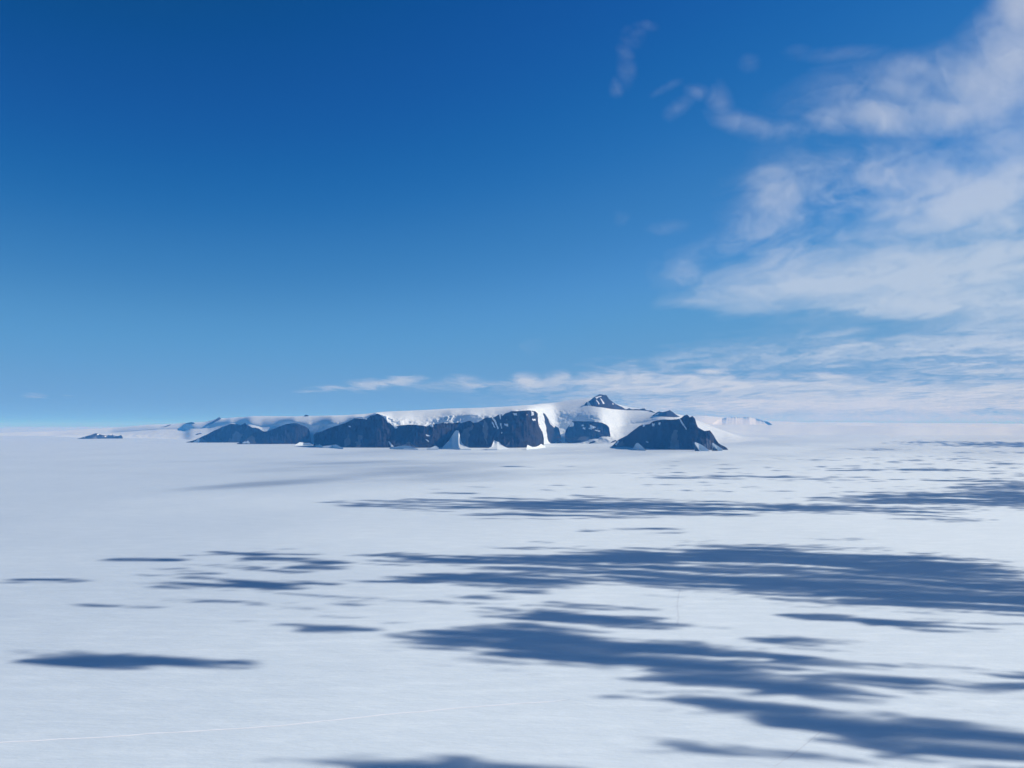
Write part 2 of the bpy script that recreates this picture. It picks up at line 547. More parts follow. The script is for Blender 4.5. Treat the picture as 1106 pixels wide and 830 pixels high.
# left low headland
t = rock_thing('rocky_headland', 'low dark rock headland tapering to a point, leftmost outcrop of the island foot', 'headland', 'rock headlands of the island',
    top=[(201.6, 477.8), (206, 476.8), (210.6, 475.4), (217, 472.5), (222.9, 469.7), (232, 465), (240, 461.3), (249.4, 458.1), (255.2, 458.3), (260, 459.6), (264.6, 456.8), (266.8, 459.2), (272.6, 462), (279, 462.6), (284, 466), (292, 471), (300, 476)],
    base=[(201, 478.2), (223, 479), (240, 478.4), (256, 477.6), (300, 478)], run=110, back=1100, base_sig=40.0, flat=0.8, seed=3, amp=40, patch=0.28,
    snow=[[(210, 476.5), (216, 474), (214, 478), (209, 479)]], scree=[[(245, 478), (256, 466), (262, 470), (258, 478)], [(211, 479), (218, 473), (226, 479)]])
# dome
t = rock_thing('rocky_headland', 'smooth rounded dark rock dome with a short snow slope at its right foot', 'headland', 'rock headlands of the island',
    top=[(256, 479.2), (262, 477.4), (270, 472), (277, 466.8), (282, 466), (287, 466.2), (292, 465), (297.9, 462.4), (308.7, 458.4), (318, 457), (322, 458), (327.2, 459.9), (331, 461.4), (333.7, 463.8), (335, 468), (335.6, 474)],
    base=[(256, 479.6), (274, 480.9), (300, 480.8), (320, 480.2), (329, 478.5), (336, 476.5)], run=110, back=1100, base_sig=40.0, flat=0.8, seed=7, amp=30, jag=0.15, patch=0.1,
    snow=[[(262, 478), (268, 476), (270, 478.5), (262, 479.5)]], scree=[[(262, 478.6), (272, 470), (276, 474), (274, 481)]])
snow_body('snow_apron', t, [(319, 480.5), (322, 478.9), (324, 477.8), (329, 478.4), (334, 478.6), (337, 480)], [(318, 480.7), (328, 480.5), (338, 480.5)], 60, 200, seed=4)
# big dark cliff
cliff = rock_thing('rock_cliff', 'longest rock cliff, under a blue ice edge, with a snow cone at its right end', 'cliff', 'rock cliffs of the island',
    top=[(339, 469.5), (341, 467.6), (345.3, 467), (354.7, 463), (360.5, 461), (373.5, 457), (382.2, 452.2), (390, 452), (396.7, 452), (400, 449.4), (405, 448.3), (407.2, 446.9), (410.8, 448.3), (415.2, 451.6), (417.4, 454.5), (421, 457), (424.6, 459), (427, 461), (432.5, 459.5), (446.3, 458.8), (456.4, 459.9), (460, 460.6), (465, 458.8), (472.3, 458), (480, 456.2), (488.7, 457.4), (496, 456.4), (499, 458), (502, 464), (505, 476)],
    base=[(338, 479.4), (345, 479.8), (349, 481.6), (357, 481), (363, 480.6), (370.6, 483.8), (400, 483.9), (421.7, 483.6), (436, 483.4), (450.6, 484.4), (473, 484.2), (482, 482), (493, 480.4), (506, 481)], run=240, back=900, flat=0.8, seed=12, amp=55, patch=0.24,
    snow=[[(376.5, 460), (379.5, 461), (379, 462), (377, 461.6)],
          [(460, 469.2), (464.5, 470.6), (464, 471.8), (460.5, 471.2)], [(460, 474), (463, 476.5), (462.4, 477.4), (459.5, 475)],
          [(419.5, 477), (421, 477), (425, 482.5), (422.6, 483)],
          [(424, 457), (430, 462), (427, 463), (421, 457)], [(418, 453), (421, 457.5), (418, 457)],
          [(459, 457), (470, 457), (467, 461.5), (463, 459.5), (461, 461.8)], [(388, 450), (398, 450), (396.5, 453.2), (387, 452.2)],
          [(480, 455), (486, 455), (484, 457.5), (480, 457)]],
    scree=[[(384, 483), (387, 470), (392, 471), (388, 484)], [(372, 475), (377, 469), (379, 480), (372, 483)], [(436, 480), (442, 477), (450, 484), (436, 483)]])
snow_body('snow_cone', cliff, [(478, 483.6), (481, 480), (485, 476), (488, 471), (491, 466.5), (492.6, 465), (495.2, 465.2), (496.2, 468), (497.2, 473), (498.4, 478), (502, 481.6), (509, 484.6)], [(477, 484), (486, 484.4), (497, 484.9), (510, 484.8)], 330, 500, seed=21)
snow_body('snow_apron', cliff, [(421, 483.9), (426, 483.2), (431, 482), (436, 481.5), (441, 482), (446, 483.4), (452, 484.6)], [(420, 484.1), (436, 484.7), (453, 484.8)], 130, 260, seed=22)
snow_body('snow_apron', cliff, [(461, 484.6), (466, 483.4), (470, 481.8), (472, 482), (474, 484)], [(460, 484.9), (475, 484.8)], 90, 200, seed=23)
snow_body('snow_apron', cliff, [(341, 481), (345, 480), (349, 482), (355, 481.3), (363, 480.3), (367, 482.4), (371, 484.2)], [(340, 481.4), (349, 483), (360, 483), (372, 484.4)], 120, 240, seed=24)
# second big cliff with snow gullies
cl2 = rock_thing('rock_cliff', 'tall flat-topped dark rock cliff streaked with thin snow gullies, right of the snow cone', 'cliff', 'rock cliffs of the island',
    top=[(491, 474), (494, 463), (497, 457.6), (500, 456.5), (504, 455.2), (508.2, 454.8), (511, 457), (516.2, 456.3), (520, 454), (524, 451.6), (534.2, 450.8), (537.9, 448.3), (545, 446.9), (553, 444.4), (560, 444.3), (566, 443.6), (570.8, 443.3), (578, 444.3), (581, 447.2), (582.4, 456), (584, 462), (586, 467), (587.5, 474)],
    base=[(490, 480), (500, 482.4), (508.2, 484.4), (526.3, 484.6), (535, 483.6), (548.7, 484), (569, 484), (578, 483), (584, 481), (588, 478.6)], run=230, back=1000, flat=0.8, seed=17, amp=55, patch=0.28,
    snow=[[(531.5, 450.6), (534, 452.5), (536, 456), (538, 462), (539, 464), (537.4, 463.6), (535.4, 459), (533.5, 455), (531, 452.5)],
          [(531, 455), (532.8, 457), (535, 462.4), (533.6, 462), (531.4, 457.6)], [(539, 447.6), (541, 447.4), (541, 452.5), (540, 453)], [(541, 446.8), (546, 446.6), (542.5, 449.4)],
          [(540.6, 457.6), (542, 458), (542, 463), (540.8, 462)], [(545, 458), (549, 458.4), (548.5, 460.8), (545, 459.6)], [(540.8, 466.6), (542.6, 467), (542, 468.8)],
          [(574, 444.6), (577, 445), (577, 448.4), (573, 448.6)], [(575, 452.6), (579, 453), (578.6, 454.8), (575, 454.4)], [(554, 446.5), (559, 447), (558.5, 449.5), (555, 448.5)],
          [(580.6, 444.5), (583.5, 444.5), (584, 458.5), (581.6, 458.5)], [(582, 459), (584, 459), (587, 467), (585.6, 467)]],
    scree=[[(497, 472), (500, 466), (512, 458), (507, 468), (506, 484), (497, 480)], [(546, 484), (551, 474), (549, 484)], [(522, 452), (527, 458), (526, 480), (522, 470)]])
snow_body('snow_cone', cl2, [(526, 485), (531, 482.6), (533, 477), (533.8, 475.6), (536, 477), (539, 477.6), (541.5, 480.6), (545, 482.6), (549, 484.4)], [(525, 485.3), (537, 485.2), (550, 484.9)], 150, 280, seed=26)
snow_body('snow_apron', cl2, [(568.6, 484.4), (569.6, 480.6), (572, 481.6), (575, 483), (579, 482.8), (582, 481.5), (584.4, 479.6), (586.6, 481), (589, 482)], [(568, 484.8), (578, 484), (590, 482.6)], 120, 240, seed=27)
# block between the gully and the icefall
cl3 = rock_thing('rock_buttress', 'narrow wedge of dark rock between a snow gully and the white icefall', 'buttress', None,
    top=[(584.4, 446.5), (586.8, 446.3), (588.5, 447), (592.5, 453), (598.3, 459.5), (603.4, 462.6), (605, 468), (606, 473)],
    base=[(584, 470), (588, 471.5), (591, 475), (595.4, 478.2), (598, 476), (601.2, 473.4), (606, 473.6)], run=420, back=900, flat=0.8, seed=29, amp=35, patch=0.18, d_base='cap', foot=-60,
    snow=[[(584, 445.5), (586.6, 446), (586.6, 452), (585, 452)], [(592, 452), (600, 459), (599, 462.5), (594, 458)]])
# centre cliff
cl4 = rock_thing('rock_cliff', 'short dark rock cliff right of the icefall, capped by a thick blue ice wall', 'cliff', 'rock cliffs of the island',
    top=[(609.6, 472), (610.6, 466), (612.5, 462.5), (614.6, 460.3), (617.2, 457.6), (618, 455), (625, 455), (640, 455.6), (650, 456.6), (655, 459), (657.8, 462), (658.6, 467), (659, 470)],
    base=[(609, 473.4), (613.5, 474.6), (618, 474.4), (621.5, 475.8), (634.5, 476.8), (642.6, 475.4), (646, 472.6), (655, 471.4), (660, 471)], run=230, back=800, flat=0.8, seed=33, amp=45, patch=0.3, d_base='cap', foot=-60,
    snow=[[(616, 456), (619.6, 456.6), (619.4, 460.6), (615, 461)], [(628, 459), (631, 459.5), (630.6, 461), (628, 460.4)], [(630, 462), (632.6, 462.4), (632, 464), (629.6, 463.6)],
          [(637, 459), (644, 461.5), (641, 463.5), (638, 462.6)], [(636, 462), (640, 463.4), (639, 464.4), (635.6, 463.2)], [(643, 464.6), (648, 465), (647, 466.4), (643, 466)]],
    scree=[[(624, 475), (628, 471.5), (636, 472), (638, 476.5), (624, 476)]])
# right headland with twin horns
hd = rock_thing('rocky_headland', 'big dark rock headland rising to twin rock horns at the right end of the island', 'headland', 'rock headlands of the island',
    top=[(660, 482.4), (662, 481.2), (667, 475.8), (672, 473), (677.2, 470.6), (681, 467.4), (685.6, 463.8), (690, 460.6), (694, 458.9), (698, 458.8), (701.7, 458), (704.9, 455.6), (710, 454.1), (716.3, 453.2), (724.4, 453.6), (732.5, 452.8), (735.8, 451.6), (739, 449.1), (742.3, 447.9), (745.2, 451.2), (748, 449.5), (750.9, 452.8), (752, 457), (753.7, 461.7), (757, 463.8), (761, 465.8), (766.7, 465), (770.8, 470.7), (773, 475), (775.7, 478.8), (779, 480.8), (783.8, 483.4), (786, 485.6)],
    base=[(659, 482.6), (684, 483), (696.6, 485.4), (700, 485.5), (740, 486), (765, 486.3), (787, 486)], run=lambda x: 180 + 120 * sstep(755, 785, x), back=900, seed=41, amp=55, jag=0.3, patch=0.1,
    snow=[[(733, 452), (735.4, 453), (737.6, 457), (742, 464), (741, 464), (736, 457.6)], [(704, 457.4), (706.8, 457), (706.4, 460.6), (704.4, 460.4)], [(711, 456), (714, 457), (713.4, 460), (711.4, 459)],
          [(694, 459), (696.4, 459), (695.6, 461.8), (694.4, 461)], [(698, 476.8), (700.6, 477.6), (700, 479), (698, 478)], [(700, 457.4), (703, 456), (702, 459)], [(664, 481), (668, 475.6), (668, 477), (666, 481.4)]],
    scree=[[(723, 486), (727, 465), (731, 464), (734, 486)], [(663, 482), (672, 476), (676, 482)], [(760, 484), (764, 474), (768, 476), (766, 486)]])
snow_body('snow_apron', hd, [(684, 483.6), (686.5, 479.4), (688.2, 478.5), (690, 479.2), (693, 482), (697, 485.8)], [(683, 484), (690, 485.4), (698, 486)], 110, 260, seed=43)
snow_body('snow_gully', hd, [(750.2, 478.2), (750.9, 477.9), (753, 478.6), (757.5, 480.6), (761, 483), (765.4, 486.2)], [(750, 478.6), (752.5, 482), (755, 486.4), (766, 486.6)], 60, 200, seed=44, d_base=lambda x: float(ground_d(x, 486.6)) - 260)
snow_body('snow_gully', hd, [(769, 478.8), (769.7, 478.3), (772, 480), (776, 482.4), (780, 485.4)], [(768.8, 479), (772, 482.6), (775.5, 485.9), (781, 486)], 50, 200, seed=45, d_base=lambda x: float(ground_d(x, 486.4)) - 240)

# ------------------------------------------------------------------ rocks standing on the cap and beyond it
rock_thing('mountain_peak', 'highest dark rock peak of the island with two snow streaks on its face', 'peak', None,
    top=[(631, 437.6), (632.5, 435.6), (636, 433.5), (642.6, 428.6), (647.7, 426), (651, 426.6), (655.3, 427.2), (657.8, 431), (663.7, 436), (671.3, 439.4), (676.4, 442.6), (678, 442.8)],
    base=[(630, 438), (636, 438.4), (661, 442.6), (679, 443.4)], run=260, back=700, seed=51, amp=35, jag=0.4, patch=0.12, d_base='cap', foot=-40, foot_z=-60,
    snow=[[(634.4, 434), (636, 434.6), (639, 438.6), (635, 438.2)], [(643.5, 432), (645, 432.4), (648, 436.6), (646.4, 437)], [(648.6, 431), (650, 431.4), (653, 436), (651.4, 436.8)], [(643, 429.5), (650, 427.4), (649, 429.2), (644, 431)], [(661, 435.4), (662.6, 436), (662, 437.4)]])
rock_thing('rock_ridge', 'thin jagged dark rock crest trailing right from the highest peak', 'ridge', None,
    top=[(675, 443.2), (677, 442.2), (679.7, 441), (682.4, 442.2), (689, 442.3), (692, 442), (695.8, 441.2), (698.3, 443), (700, 443.6), (703.4, 443.4), (706.7, 445.4), (708, 446.4)],
    base=[(674, 443.4), (690, 443.5), (698, 443.9), (703, 444.8), (709, 446.8)], run=120, back=400, seed=55, amp=15, jag=0.4, d_base='cap', foot=-30, foot_z=-60)
rock_thing('rock_ridge', 'dark double-humped rock ridge with a white snow bank below it, behind the twin horns', 'ridge', None,
    top=[(705, 448.4), (707, 447.6), (709, 446), (712.2, 444.7), (715.5, 445.2), (718.7, 445), (721, 444), (723.6, 443.1), (727.7, 445.9), (731, 448.4), (734, 450.4)],
    base=[(704, 448.8), (709.8, 449.4), (718.7, 450.6), (728.5, 451), (735, 450.9)], run=200, back=500, seed=58, amp=25, d_base='cap', foot=-40, foot_z=-80, patch=0.1,
    snow=[[(708, 448), (712, 446), (711.4, 447.6), (708.4, 449)]])
# small outcrops on the snow ridges at the left
for (nm, lab, tp, bs, d) in [
    ('rock_outcrop', 'small slanting rock ridge on the skyline at the upper left end of the ice cap', [(223, 458.4), (225, 457.6), (229, 455.6), (233, 453), (236.2, 451), (237.6, 451.4), (238.4, 452.4)], [(222, 458.6), (229, 458), (234, 455), (239, 452.6)], 16800),
    ('rock_outcrop', 'dark rock knob on the snow skyline left of the slanting ridge', [(200, 457.8), (203, 456.8), (206.5, 456.2), (208.6, 456.4), (210.4, 457.6)], [(199, 458), (204, 457.6), (211, 457.9)], 17800),
    ('rock_outcrop', 'faint grey rock streak on the far left snow ridge, leftmost of the small outcrops', [(173.5, 461.4), (177, 461), (181, 459.6), (184.4, 458.7)], [(173, 461.6), (179, 461.4), (185, 459.2)], 18400),
    ('rock_outcrop', 'tiny grey rock patch in the snow just above the pointed left headland', [(211, 469.8), (213, 468.6), (216, 467.8), (218, 468)], [(210.6, 470.1), (214, 469.8), (218.4, 468.4)], 15400),
    ('rock_outcrop', 'tiny dark rock on the flat ice skyline above the rounded dome', [(328.4, 449.4), (330, 448.2), (332, 448.4), (333.4, 449.4)], [(328, 449.8), (334, 449.8)], 14500),
    ('rock_outcrop', 'dark rock streak in the snow slope below the short cliff', [(634.8, 479.4), (637.5, 477.9), (641, 476.7), (643, 476.9)], [(634, 479.7), (639, 479), (643.6, 477.4)], 13300),
    ('rock_outcrop', 'small dark rock beside the left tip of the twin-horned headland', [(659, 478.6), (661.5, 476.6), (664.5, 475.4), (666, 476.2)], [(658.4, 478.9), (663, 477.8), (666.4, 476.8)], 12400),
]:
    rock_thing(nm, lab, 'outcrop', 'small rock outcrops', top=tp, base=bs, run=60, back=200, seed=int(tp[0][0]) % 60, amp=6, jag=0.25, d_base='cap', foot=-6, foot_z=-12, step=0.25, rows=24, lam=90)
# far left nunatak
rock_thing('nunatak', 'lone low rock island streaked with snow, far out on the ice at the left', 'nunatak', None,
    top=[(84, 474), (88, 472.9), (93, 471.6), (98, 470), (103, 468.2), (106, 468.4), (110, 470), (115, 470.8), (119, 469.4), (121, 469.2), (123, 470.8), (127, 471.2), (131, 470.2), (132.6, 472), (133, 473.6)],
    base=[(83, 474.2), (97, 474.6), (110, 474), (134, 473.9)], run=420, back=900, seed=63, amp=30, patch=0.75, foot=-10, scree=[[(100, 474), (103, 469), (105, 474)]])
# far right snowy nunatak
fr = rock_thing('nunatak', 'distant white snow hill with a small dark rock tip at its right end', 'nunatak', None,
    top=[(770, 457.4), (776, 453.6), (784, 451.4), (792, 450.6), (804, 451), (812, 451.4), (820, 453.4), (826, 455), (829, 455.6), (832.4, 457.8), (834, 458.8)],
    base=[(768, 466.5), (835, 466.5)], run=3500, back=5000, seed=66, amp=260, patch=0.0, d_base=38000, foot=-40, lam=1500,
    snow=[[(760, 440), (825, 440), (825.6, 455.6), (827, 457.6), (829.5, 459), (826, 465), (760, 465)]],
    scree=[[(811, 453), (814, 454), (814.6, 457), (812, 456)]])

# far snow ridges on the right horizon
def build_far_ridge(tops, dist, depth, seed, p):
    px = np.arange(640, 1500, 1.5)
    ty = lin(tops, 6.0)
    d = dist * (1 + 0.06 * fbm(px / 150, px * 0, 3, seed))
    bx = ray(px, np.full_like(px, 460.0))[0]
    z = H + ray(px, ty(px) + 0.35 * fbm(px / 24, px * 0 + 4, 4, seed + 1))[1] * d
    v = np.linspace(0, 1, 40)[:, None]
    D1 = d - depth * (1 - v); Z1 = -20 + (z + 20) * v ** p
    D2 = d + depth * v[1:]; Z2 = z - (z + 20) * v[1:] ** 1.5
    D, Z = np.vstack([D1, D2]), np.vstack([Z1, Z2])
    Z = Z + 14 * fbm(bx * D / 2500, D / 1500, 4, seed + 2) * sstep(0, 60, Z)
    vv = np.stack([bx * D, D, Z], -1).reshape(-1, 3)
    o = make_mesh('snow_hills', vv, grid_faces(D.shape[0], len(px)), M_CAP)
    o['kind'] = 'structure'
build_far_ridge([(640, 452), (735, 449), (760, 449.5), (790, 451.5), (820, 454.4), (860, 456), (930, 456.4), (1010, 457.2), (1106, 457.8), (1500, 458.5)], 54000, 8000, 71, 1.3)
build_far_ridge([(640, 468), (700, 463), (760, 459.6), (800, 458.8), (840, 458.9), (900, 459.8), (960, 460.5), (1106, 461), (1500, 462)], 30000, 5000, 75, 1.0)

# ------------------------------------------------------------------ clouds
def lens_mesh(name, X, Y, Zc, T, mat, up=0.65, axis=None):
    """closed cloud body: bulges by up*T above and (1-up)*T below its mid sheet; zero thickness at its rim"""
    ny, nx = T.shape
    T = np.where(T > 0.003 * T.max(), T, 0.0)
    T[0, :] = T[-1, :] = 0
    T[:, 0] = T[:, -1] = 0
    mid = np.stack([X, Y, Zc], -1).reshape(-1, 3)
    t = T.reshape(-1)
    on = t > 0
    idx_top = np.arange(ny * nx)
    idx_bot = np.arange(ny * nx)
    idx_bot[on] = ny * nx + np.arange(on.sum())
    top = mid.copy(); top[:, 2] += t * up
    bot = mid[on].copy(); bot[:, 2] -= t[on] * (1 - up)
    V = np.vstack([top, bot])
    g = grid_faces(ny, nx)
    use = on[g].any(1)
    ft, fb = idx_top[g[use]], idx_bot[g[use]]
    # the grid faces down where its rows run towards the viewer: every face must look outwards
    if Y[-1].mean() < Y[0].mean():
        ft = ft[:, ::-1]
    else:
        fb = fb[:, ::-1]
    Fc = np.vstack([ft, fb])
    used = np.unique(Fc)
    rm = np.full(len(V), -1); rm[used] = np.arange(len(used))
    o = make_mesh(name, V[used], rm[Fc], mat, smooth=False)
    o['kind'] = 'stuff'
    return o

def blobs(px, py, items):
    f = np.zeros_like(px)
    for it in items:
        x, y, rx, ry, s = it[:5]
        a = math.radians(it[5]) if len(it) > 5 else 0
        dx, dy = px - x, py - y
        u = dx * math.cos(a) + dy * math.sin(a)
        w = -dx * math.sin(a) + dy * math.cos(a)
        f = np.maximum(f, s * np.exp(-((u / rx) ** 2 + (w / ry) ** 2) ** 1.0)) + 0.25 * s * np.exp(-((u / rx) ** 2 + (w / ry) ** 2)) * (f > 0.02)
    return f

# clouds over the plain whose shadows lie on the ice (they hang to the right, towards the sun)
SH = [(450, 828, 130, 9, 1.3, 1), (560, 832, 90, 9, 1.1, 2), (1010, 793, 120, 10, 1.2, 8), (800, 812, 90, 2.5, .7, 7),
      # x, y, rx, ry, strength, tilt : where the shadow lies in the photograph
    (430, 834, 120, 10, 1.3, 2), (560, 830, 90, 6, 0.8, 2), (300, 832, 60, 5, 0.63), (650, 845, 120, 8, 0.9, 2),
    (150, 713, 95, 8, 1.37, 2), (110, 712, 60, 7, 1.05), (240, 721, 50, 4, 0.73, 4), (60, 715, 40, 3.5, 0.63),
    (300, 601, 45, 5.5, 1.38, 3), (350, 608, 30, 5.5, 1), (250, 599, 40, 3.3, 0.75), (160, 604, 40, 2.2, 0.62), (215, 620, 35, 4.4, 0.88, 4), (260, 632, 80, 4.4, 1.12), (180, 630, 40, 3.3, 0.75),
    (60, 628, 60, 2.2, 0.69), (100, 655, 60, 2.75, 0.5), (190, 657, 50, 2.2, 0.44), (260, 659, 60, 2.2, 0.56), (345, 682, 35, 5.5, 1), (380, 652, 35, 4.4, 0.75), (220, 652, 30, 3.3, 0.62), (250, 672, 30, 2.2, 0.5),
   
    (375, 545, 20, 2.16, 0.7), (480, 545, 80, 5.4, 1), (600, 546, 90, 6.75, 1.25, 1), (720, 549, 110, 6.75, 1.25, 1), (850, 550, 110, 5.4, 1), (960, 552, 80, 5.4, 0.8), (640, 540, 40, 4.05, 0.8), (520, 556, 70, 3.38, 0.6), (680, 557, 90, 4.05, 0.7), (430, 550, 40, 2.7, 0.6), (600, 560, 60, 1.5, 0.45),
    (1000, 538, 90, 8.1, 1.4), (1080, 540, 70, 9.45, 1.4), (1106, 525, 60, 5, 1), (1060, 519, 50, 2, 0.7), (900, 518, 110, 1.8, 0.6), (780, 515, 90, 1.8, 0.65), (690, 511, 60, 1.4, 0.5), (600, 504, 50, 1.2, 0.4), (880, 506, 120, 1.2, 0.4), (1000, 508, 90, 1.5, 0.55), (1060, 563, 50, 2, 0.5), (1020, 560, 50, 2.5, 0.5),
    (1060, 480, 50, 2.4, 1.1), (1000, 478, 35, 1.4, 0.6), (960, 486, 40, 1.2, 0.5), (1080, 489, 50, 1.2, 0.5), (1106, 481, 40, 3, 0.9), (900, 497, 60, 1, 0.35),
    (640, 573, 30, 1.6, 0.65), (700, 572, 30, 1.6, 0.65), (740, 575, 30, 1.4, 0.5), (580, 586, 30, 1.2, 0.35), (760, 590, 60, 2, 0.4), (870, 583, 50, 2, 0.4),
    (445, 604, 40, 6, 1, 2), (520, 608, 70, 6, 1.2, 2), (600, 612, 80, 12, 1.3), (700, 612, 110, 16, 1.6), (800, 616, 120, 20, 1.7), (900, 622, 110, 22, 1.7, 3), (1000, 630, 110, 24, 1.5, 4), (1090, 645, 80, 22, 1.2, 3), (960, 650, 90, 8, 1, 3), (620, 600, 120, 4, 0.9), (560, 592, 60, 3, 0.6), (1080, 620, 80, 6, 0.7, 5),
    (470, 625, 60, 4, 0.8), (430, 627, 50, 3, 0.6), (600, 628, 80, 5, 0.9, 0), (560, 638, 60, 3.5, 0.9), (510, 645, 40, 4, 0.7), (560, 655, 50, 4, 0.6), (590, 665, 60, 5, 0.8, 3), (640, 670, 90, 5, 0.9, 4), (1000, 678, 80, 5, 0.9, 4), (920, 672, 60, 5, 0.7, 3), (880, 665, 40, 3, 0.5),
    (500, 690, 60, 7, 1), (450, 702, 50, 4, 0.9), (580, 690, 90, 12, 1.4), (620, 708, 110, 14, 1.6), (720, 710, 110, 15, 1.5, 2), (800, 712, 90, 14, 1.2), (850, 705, 70, 10, 0.8), (860, 692, 60, 5, 0.7), (900, 715, 70, 7, 0.8, 4), (960, 740, 60, 3, 0.6, 5), (780, 735, 110, 10, 1.1, 4), (860, 745, 90, 6, 0.8, 4), (480, 720, 60, 3, 0.5),
    (680, 752, 60, 4.5, 1.2, 3), (770, 760, 90, 8, 1.4, 4), (870, 770, 90, 11, 1.4, 6), (960, 785, 90, 14, 1.5, 8), (1060, 800, 90, 17, 1.5, 9), (1106, 812, 60, 16, 1.3), (620, 752, 50, 3, 0.5, 3), (900, 784, 50, 4, 0.9, 6), (960, 792, 60, 4, 0.7, 8), (1000, 815, 90, 5, 0.9, 9), (760, 805, 80, 4, 0.55, 7), (850, 812, 90, 3, 0.45, 8), (720, 812, 60, 3, 0.4, 5), (760, 822, 60, 3, 0.4, 5),
    (1075, 733, 40, 6, 1.1, 3), (1120, 738, 60, 9, 1.3), (1030, 728, 40, 4, 0.6), (1090, 757, 40, 3, 0.4),
    (1200, 540, 80, 10.8, 1.2), (1200, 640, 100, 22, 1.3), (1220, 745, 90, 12, 1.2), (1200, 830, 110, 25, 1.3), (1320, 600, 100, 14, 1.2), (1250, 485, 90, 3, 1),
]

def build_shadow_clouds():
    py = np.concatenate([np.arange(470, 500, 0.4), np.arange(500, 560, 0.7), np.arange(560, 900, 1.0)])
    px = np.arange(-30, 1460, 2.0)
    PX, PY = np.meshgrid(px, py)
    d = ground_d(PX, PY)
    gx = ray(PX, PY)[0] * d
    gy = d
    wx = fbm(gx / 240, gy / 240, 5, 81); wy = fbm(gx / 240, gy / 240, 5, 82)
    wf = fbm(gx / 200, gy / 34, 4, 88)
    f = blobs(PX + 24 * wx + 42 * wf, PY, SH)
    f = np.minimum(f, 1.28)
    # cloud streets combed by the wind: long and narrow, broken into ever finer threads
    u, w = 0.97 * gx - 0.22 * gy, 0.22 * gx + 0.97 * gy
    n = fbm(u / 620, w / 230, 6, 83, gain=0.6)
    nd = fbm(u / 300 + .5 * wx, w / 42 + .6 * wy, 5, 84, gain=0.62)
    nd = nd + 0.7 * sstep(2600, 1200, gy) * fbm(u / 170 + .4 * wx, w / 20 + .5 * wy, 4, 86, gain=0.6)
    nd = nd + 0.35 * fbm(u / 900, w / 95, 4, 87)
    # loose scraps between the big clouds
    reg = blobs(PX, PY, [(720, 660, 330, 60, 1.0), (950, 720, 200, 60, 1.0), (700, 520, 420, 22, .8), (240, 640, 200, 45, .9), (1000, 500, 160, 25, .9)])
    reg = reg * np.maximum(sstep(518, 532, PY), sstep(640, 760, PX) * sstep(488, 496, PY))
    f = np.maximum(f, 0.62 * np.minimum(reg, 1) * sstep(0.12, 0.5, fbm(u / 420, w / 75, 5, 89)))
    e = f + (0.85 * n + 1.4 * nd) * sstep(0.01, .3, f) - 0.40
    tau = 3.2 * np.clip(e * 1.0, 0, 1.0)
    base_h = lin([(300, 1100), (1000, 1400), (1535, 1800), (1900, 2000), (3070, 2700), (4600, 3900), (8000, 4000), (40000, 4200)])
    def height(x, y):
        h = base_h(y)
        return np.maximum(h - 0.35 * np.clip(x + 350, 0, 2200), np.minimum(h, 750))
    hc = height(gx, gy)
    q = (SUN[0] * (height(gx + 5, gy) - hc) + SUN[1] * (height(gx, gy + 5) - hc)) / 5
    L = hc / SUN[2]
    SIG = 0.15
    T = tau * SUN[2] / (1 + q / SUN[2]) / SIG      # the sheet slopes, so a sunbeam crosses more or less of it
    X, Y, Z = gx + SUN[0] * L, gy + SUN[1] * L, hc * np.ones_like(L) + 0
    # heaped tops: lift the mid sheet a little so that the field is not a flat layer
    lens_mesh('cloud_field', X, Y, Z, T, cloud_mat('cloud_vapour', SIG, 0.2))
build_shadow_clouds()

HI = [
    (1095, 155, 45, 34, .5), (1090, 348, 80, 20, .62), (1085, 250, 60, 30, .75), (1000, 250, 90, 20, .35),
    (1112, 15, 28, 40, 1.0), (1096, 62, 40, 35, .75), (1050, 88, 55, 28, .6), (1000, 78, 45, 16, .35), (1090, 100, 40, 30, .5),
    (690, 40, 16, 14, .27, -35), (678, 70, 12, 26, .25), (708, 30, 14, 7, .22), (664, 95, 10, 14, .17), (740, 116, 20, 10, .25, -35), (726, 96, 24, 7, .19, -25), (760, 98, 14, 9, .2), (812, 66, 14, 14, .2), (905, 60, 60, 12, .16), (860, 52, 25, 10, .12),
    (784, 108, 12, 24, .22), (812, 138, 40, 14, .3, 20), (850, 142, 40, 10, .28), (905, 132, 30, 16, .5), (950, 128, 60, 18, .68), (1010, 122, 55, 20, .62), (1060, 120, 40, 18, .4),
    (832, 222, 36, 34, .8), (815, 250, 36, 20, .6), (790, 262, 26, 14, .4), (870, 190, 30, 14, .35), (905, 212, 40, 24, .6), (955, 195, 50, 26, .68), (1010, 195, 40, 22, .5), (890, 240, 20, 8, .3),
    (1060, 215, 60, 34, 1.0), (1100, 195, 40, 30, .9), (1030, 230, 40, 22, .75), (672, 232, 10, 10, .25), (725, 244, 22, 9, .25),
    (860, 285, 60, 22, .65), (900, 305, 100, 30, .85), (990, 295, 110, 36, .95), (1080, 285, 80, 46, .95), (820, 318, 70, 18, .7), (760, 327, 45, 10, .5), (1020, 325, 110, 18, 1.0), (1106, 325, 60, 20, 1.0), (930, 332, 80, 10, .8), (745, 292, 30, 12, .36),
    (1050, 370, 110, 12, .85), (950, 376, 100, 10, .65), (860, 384, 90, 9, .5), (770, 392, 80, 9, .45), (1000, 386, 110, 5, .75), (1106, 380, 70, 12, .8), (960, 376, 170, 20, .55), (860, 388, 160, 14, .4), (980, 298, 190, 44, .85), (990, 205, 160, 48, .6), (1000, 110, 130, 34, .42), (545, 374, 50, 9, .16), (700, 398, 60, 6, .35),
    (1250, 200, 120, 100, .9), (1250, 330, 120, 60, 1.0), (1400, 260, 100, 120, .9), (1200, 60, 90, 60, .8),
]
